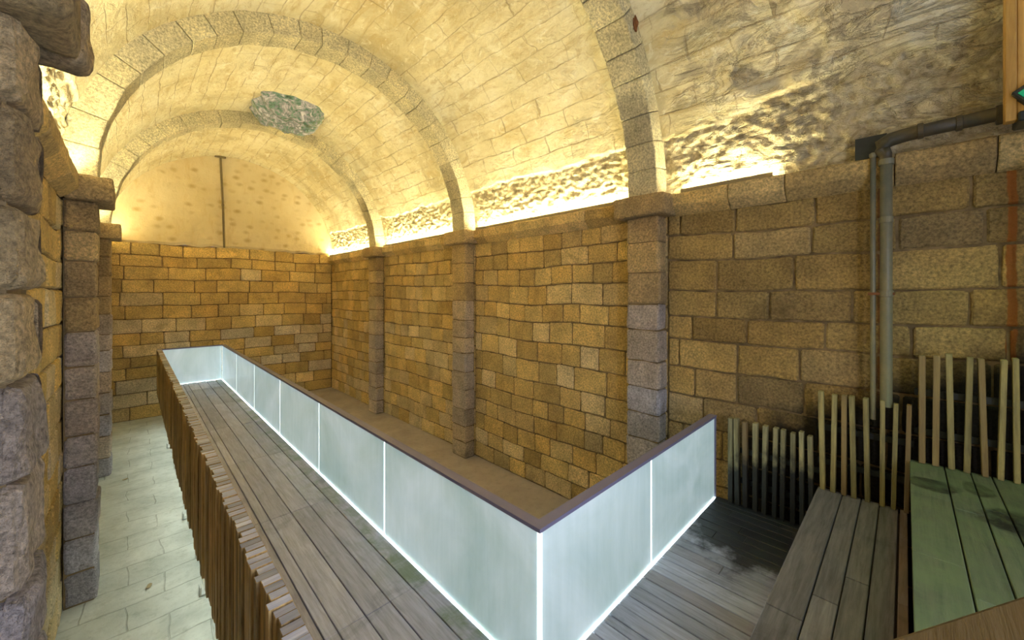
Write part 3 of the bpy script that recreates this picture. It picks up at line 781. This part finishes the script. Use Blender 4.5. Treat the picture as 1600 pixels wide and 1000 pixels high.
# ================================================================ SLAT SCREEN along the passage
sc = empty('slat_screen', (0.53, 8, ZD), 'long screen of dark brown upright wooden slats between the passage and the deck', 'screen')
m = MB(); m.box(0.590, 0.75, ZD-0.10, 0.598, 14.36, ZR-0.14); m.build('backing_board', [M_under], sc)
R = random.Random(77); y = 1.80; k = 0; rest = MB(); allslat = []
P_ = 0.066
while y < 14.36:
    allslat.append(y); y += P_
near = allslat[:99]
for y in allslat + [1.80-P_*q for q in range(1, 18)]:
    th = R.uniform(.058, .064); dx = R.choice([0, 0, 0.010, 0.020])+R.uniform(-.004, .004); zt = ZR+R.uniform(-.007, .003)
    tone = (R.uniform(.15, 1.0), 0.12*(R.random() < .2), 0)
    a = (0.480+dx, y, ZD-0.17+R.uniform(-.01, .01), 0.588, y+th, zt)
    if y in near:
        s = MB(); s.box(*a, tone=tone, bev=0.003, topmi=1); s.build('slat', [M_slat, M_slattop], sc)
    else: rest.box(*a, tone=tone, bev=0.003, topmi=1)
tag(rest.build('slats', [M_slat, M_slattop], sc), kind='stuff')
# lamps under the deck edge that wash the passage floor
ul = empty('light_strip', (0.70, 8, ZD-0.17), 'cool white light strip under the deck edge washing the passage floor', 'light')
m = MB(); m.box(0.66, 1.2, ZD-0.19, 0.74, 14.2, ZD-0.165); m.build('channel', [M_alu], ul)
m = MB(); m.box(0.67, 1.22, ZD-0.20, 0.73, 14.18, ZD-0.191); m.build('diffuser', [M_under_led], ul)
# small pale brackets standing on the passage floor along the screen
for q, (y, z) in enumerate([(3.1, 0), (4.35, 0), (6.0, 0), (8.2, 0), (12.2, 0)]):
    b = MB(); b.box(-0.02, -0.05, 0, 0.0, 0.05, 0.10, bev=0.003); b.box(-0.02, -0.05, 0, 0.08, 0.05, 0.012, bev=0.002)
    o = b.build('floor_bracket', [plain('pale_bracket', (0.45, 0.47, 0.44), 0.5) if q == 0 else bpy.data.materials['pale_bracket']], origin=None)
    o.location = (0.60, y, ZF+0.006)
    tag(o, ['small pale metal bracket on the passage floor, nearest along the slat screen', 'small pale metal bracket on the passage floor, second nearest along the slat screen',
            'small pale metal bracket on the passage floor, middle one along the slat screen', 'small pale metal bracket on the passage floor, second farthest along the slat screen',
            'small pale metal bracket on the passage floor, farthest along the slat screen'][q], 'bracket', 'brackets along the foot of the slat screen')

# ================================================================ BACKREST SLATS along the right wall
F = 604.0; CA, SA = math.cos(math.radians(44.5)), math.sin(math.radians(44.5))
def y_at(u, X):
    a = (u-800)/F; return X*(CA-SA*a)/(SA+CA*a)
def backrest(us, wpx, zb, zt, label, mat, seed, tops=None):
    R = random.Random(seed); X = 5.27
    ya, yb = y_at(us[-1], X), y_at(us[0], X)
    o = empty('slatted_backrest', (X+0.04, (ya+yb)/2, zb), label, 'backrest', 'slatted backrests against the right wall')
    for q, u in enumerate(us):
        y = y_at(u, X); hw = (y_at(u-wpx/2, X)-y_at(u+wpx/2, X))/2*0.9
        lean = R.uniform(-.022, .022)
        Mx = Matrix.Translation((X, y, zb)) @ Matrix.Rotation(lean, 4, 'X') @ Matrix.Rotation(R.uniform(-.05, .05), 4, 'Z')
        h = (zt-zb)+R.uniform(-.025, .02)
        s = MB(); s.box(-0.004, -hw, 0.002, 0.075, hw, h, tone=(R.uniform(.25, .95), 0.5*(R.random() < .2), 0), bev=0.004, M=Mx, jit=0.0015)
        s.build('slat', [mat], o)
    m = MB(); m.box(X+0.085, ya-0.05, zb+0.25, X+0.12, yb+0.05, zb+0.31); m.box(X+0.085, ya-0.05, zb+0.62, X+0.12, yb+0.05, zb+0.68)
    m.build('batten', [M_black], o)
backrest([1141, 1151.5, 1164, 1179, 1193, 1209, 1221.5, 1238, 1253, 1268], 8, ZD, -1.555, 'slatted backrest with soot blackened feet standing on the deck', M_backsoot, 81)
backrest([1285, 1301, 1318, 1334, 1355, 1378.5, 1396, 1416], 9, Z1, -1.06, 'slatted backrest of eight slats behind the lower bench tier', M_back, 82)
backrest([1441, 1462, 1487, 1511, 1540, 1564, 1590, 1618, 1648], 12, Z2, -0.57, 'tallest standing slatted backrest behind the upper green tinged tier', M_back, 83)

# ================================================================ PIPES
dp = empty('drain_pipe', (5.40, y_at(1385, 5.33), ZC), 'thick grey drainpipe that runs along the cornice then down the right wall', 'pipe')
X = 5.355; yp = y_at(1385, X+0.03); Xp = 5.33
m = MB(); m.tube([(Xp, yp, -1.13), (Xp, yp, 1.30)], 0.046, 20); m.build('downpipe', [M_pipe], dp, smooth=True)
for z, nm in ((-0.01, 0.055), (0.72, 0.052), (1.29, 0.058)):
    m = MB(); m.tube([(Xp, yp, z-0.03), (Xp, yp, z-0.028), (Xp, yp, z+0.028), (Xp, yp, z+0.03)], [0.046, nm, nm, 0.046], 20); m.build('collar', [M_pipe], dp, smooth=False)
ye = yp+0.06
pts = []
m = MB(); r = 0.16
m.tube([(Xp, yp, 1.30), (Xp, yp+0.005, 1.36), (Xp+0.0, yp+0.03, 1.42), (Xp, yp+0.03, 1.47), (Xp, yp-0.03, 1.505), (Xp, yp-0.12, 1.52), (Xp, -0.10, 1.528)], [0.046, .05, .06, .066, .066, .064, .064], 20)
m.build('elbow', [M_pipeh], dp, smooth=True)
m = MB(); m.tube([(Xp, -0.08, 1.527), (Xp, -0.62, 1.54)], 0.060, 20); m.build('horizontal_pipe', [M_pipeh], dp, smooth=True)
for y, rr in ((-0.10, 0.072), (-0.34, 0.069), (-0.57, 0.082)):
    m = MB(); m.tube([(Xp, y-0.022, 1.531), (Xp, y-0.018, 1.531), (Xp, y+0.018, 1.53), (Xp, y+0.022, 1.53)], [0.06, rr, rr, 0.06], 20); m.build('collar', [M_pipeh], dp)
tp = empty('conduit_pipe', (5.36, y_at(1363, 5.36), -1.2), 'thin grey pipe beside the thick drainpipe on the right wall', 'pipe')
yt = y_at(1364, 5.34)
m = MB(); m.tube([(5.335, yt, -1.28), (5.335, yt, 1.36)], 0.022, 14); m.build('tube', [M_pipe], tp, smooth=True)
m = MB(); m.tube([(5.335, yt, 1.36), (5.335, yt, 1.375), (5.335, yt, 1.40), (5.335, yt, 1.41)], [0.022, .03, .03, .015], 14); m.build('cap', [M_pipe], tp, smooth=True)
m = MB(); m.box(5.30, yp-0.06, -0.025, 5.48, yt+0.035, 0.0); m.build('clamp', [M_rust], tp)
ep = MB(); ep.tube([(5.36, -0.735, Z2), (5.36, -0.735, 1.1)], 0.03, 14)
tag(ep.build('corner_pipe', [M_black], smooth=True), 'dark vertical pipe at the far right edge of the wall', 'pipe')
# dark recess the pipe comes out of
m = MB(); m.box(XR-0.10, yt-0.10, ZC, XR-0.04, yt+0.14, ZC+0.22); tag(m.build('wall_recess', [M_black]), 'black square recess behind the drainpipe elbow', 'recess')
# timber post
tpst = empty('timber_post', (5.15, -0.75, ZC), 'orange timber post and board standing on the cornice at the right edge', 'post')
m = MB(); m.box(5.04, -0.625, ZC, 5.14, -0.565, 2.68, bev=0.006); m.build('post', [M_timber], tpst)
m = MB(); m.box(5.06, -0.665, ZC, 5.14, -0.628, 2.68, tone=(0.9, 0, 0), bev=0.005); m.build('moulding', [M_timber], tpst)
m = MB(); m.box(5.10, -1.5, ZC+0.15, 5.14, -0.667, 2.68, tone=(0.1, 0.3, 0)); m.build('board', [M_timber], tpst)
# floodlight with green lens
fl = empty('floodlight', (5.2, -0.70, 1.40), 'black floodlight with a green lens at the right edge above the cornice', 'lamp')
Mx = Matrix.Translation((5.02, -0.72, 1.56)) @ Matrix.Rotation(math.radians(-35), 4, 'X')
m = MB(); m.box(-0.02, -0.14, -0.11, 0.16, 0.09, 0.10, bev=0.01, M=Mx); m.build('housing', [M_black], fl)
m = MB(); m.box(-0.028, -0.12, -0.07, -0.021, 0.07, 0.07, bev=0.002, M=Mx); m.build('lens', [M_green], fl)
m = MB(); m.box(5.02, -0.80, 1.36, 5.30, -0.63, 1.44, bev=0.01); m.build('bracket', [M_black], fl)
d = bpy.data.lights.new('floodlight_beam', 'SPOT'); d.energy = 10; d.color = (0.5, 1.0, 0.35); d.spot_size = math.radians(95); d.spot_blend = 1.0; d.shadow_soft_size = 0.08
so = bpy.data.objects.new('floodlight_beam', d); COL.objects.link(so); so.location = (4.85, -0.80, 1.45)
so.rotation_euler = (Vector((4.2, -0.3, Z2))-so.location).to_track_quat('-Z', 'Y').to_euler()

# ================================================================ SMALL THINGS
# rod down the lunette
m = MB(); m.tube([(2.03, YB-0.085, 4.36), (2.10, YB-0.085, 2.6), (2.13, YB-0.085, 1.45)], 0.030, 10)
rd = empty('wall_rod', (2.08, YB-0.085, 1.45), 'thin dark vertical rod down the middle of the plastered back wall', 'rod')
m.build('rod', [M_rod], rd)
m = MB(); m.box(1.88, YB-0.14, 4.34, 2.17, YB-0.05, 4.39, bev=0.005); m.build('bracket', [M_rod], rd)
m = MB(); m.tube([(2.09, YB-0.085, 2.85), (2.095, YB-0.085, 2.80)], 0.038, 10); m.build('coupling', [M_rod], rd)
# rusty plug in the near arch
def blob(mb, c, r, amp, sc, n=14, seed=0.0, flat=None):
    base = len(mb.v); m_ = n//2
    for j in range(m_+1):
        ph = PI*j/m_
        for i in range(n):
            th = 2*PI*i/n; d = Vector((math.sin(ph)*math.cos(th), math.sin(ph)*math.sin(th), math.cos(ph)))
            k = 1+amp*nz(d.x*sc+seed, d.y*sc, d.z*sc)+amp*.6*nz(d.x*sc*2.7, d.y*sc*2.7+seed, d.z*sc*2.7)
            mb.v.append((c[0]+d.x*r[0]*k, c[1]+d.y*r[1]*k, c[2]+d.z*r[2]*k))
    for j in range(m_):
        for i in range(n):
            a = base+j*n+i; b = base+j*n+(i+1) % n; mb.f.append((a, a+n, b+n, b)); mb.t.append((.5, 0, 0)); mb.mi.append(0)
m = MB(); blob(m, (4.60, PIERS[0]+0.03, 3.44), (0.055, 0.03, 0.095), 0.5, 2.0, 20)
tag(m.build('iron_plug', [M_rust]), 'small rusty iron plug near the top of the nearest arch', 'plug')
# crumpled film hanging in the vault opening
m = MB(); n = 34; base = 0
def film():
    y0, y1 = 9.75, 11.12; mb = MB(); nx, ny = 30, 34
    for j in range(ny+1):
        for i in range(nx+1):
            u_, v_ = i/nx*2-1, j/ny*2-1
            k = max(abs(u_), abs(v_)); ang = math.atan2(v_, u_)
            f = 1+0.16*nz(math.cos(ang)*1.7, math.sin(ang)*1.7, 3)+0.08*nz(math.cos(ang)*4, math.sin(ang)*4, 5)
            ln = math.hypot(u_, v_) or 1; sq = k/ln; sq = 0.55*sq+0.45
            x = 2.68+u_*sq*0.66*f*1.15; y = (y0+y1)/2+v_*sq*(y1-y0)/2*f*1.1
            zv = ZC+math.sqrt(max(0, RV**2-(x-CX)**2))
            dome = max(0, 1-k**4)
            h = 0.02-dome*(0.30+0.10*(v_+1))+0.07*dome*nz(x*5, y*5, 1)+0.05*dome*nz(x*12, y*12, 2)
            mb.v.append((x, y, zv+h))
    for j in range(ny):
        for i in range(nx):
            a = j*(nx+1)+i; mb.f.append((a, a+nx+1, a+nx+2, a+1)); mb.t.append((.5, 0, 0)); mb.mi.append(0)
    tag(mb.build('crumpled_sheet', [M_film]), 'shiny crumpled blue-green sheet bulging from the hole in the vault', 'sheet')
film()
# brown handrail right beside the camera
hr = empty('handrail', (1.0, -0.10, Z2), 'out of focus brown wooden handrail in the bottom right corner', 'handrail')
zt = -0.50; A = Vector((0.60, 0.127)); B = Vector((1.60, -0.440)); dd = (B-A).normalized(); nn = Vector((dd.y, -dd.x))
ang = math.atan2(dd.y, dd.x)
Mx = Matrix.Translation((A.x, A.y, zt)) @ Matrix.Rotation(ang, 4, 'Z')
m = MB(); m.box(0, -0.16, -0.05, (B-A).length, 0.0, 0.0, bev=0.012, M=Mx); m.build('top_board', [M_rail2], hr)
m = MB(); m.box(0.75, -0.12, Z2-zt, 0.81, -0.06, -0.05, M=Mx); m.build('post', [M_under], hr)
m = MB(); m.box(0.1, -0.12, Z2-zt, 0.16, -0.06, -0.05, M=Mx); m.build('post', [M_under], hr)
# dry leaves and litter on the floors
lf = plain('dry_leaf', (0.35, 0.28, 0.15), 0.8)
R = random.Random(5)
spots = [(-0.1, 10.7, 'yellowed dry leaf on the passage floor by the back wall'), (0.15, 6.6, 'dry leaf on the middle of the passage floor'), (0.22, 4.35, 'dark dry leaf on the near part of the passage floor'),
         (4.2, 6.6, 'dark leaf on the sunken floor beside the middle pier'), (4.6, 5.2, 'dark leaf on the sunken floor in front of the nearest bay wall')]
for x, y, lb in spots:
    m = MB(); a = R.uniform(0, 6); c, s_ = math.cos(a), math.sin(a); n = 8
    outl = [(0.05*math.cos(2*PI*k/n), 0.024*math.sin(2*PI*k/n)*(1+.3*(k % 2))) for k in range(n)]
    m.v = [(p*c-q*s_, p*s_+q*c, 0.004+0.012*abs(p)/0.05) for p, q in outl]+[(p*c-q*s_, p*s_+q*c, 0.001+0.012*abs(p)/0.05) for p, q in outl]
    m.f = [tuple(range(n)), tuple(range(2*n-1, n-1, -1))]+[(k, k+n, (k+1) % n+n, (k+1) % n) for k in range(n)]
    m.t = [(.5, 0, 0)]*len(m.f); m.mi = [0]*len(m.f)
    o = m.build('dry_leaf', [lf]); o.location = (x, y, ZF+0.008); tag(o, lb, 'leaf', 'dry leaves on the stone floor')
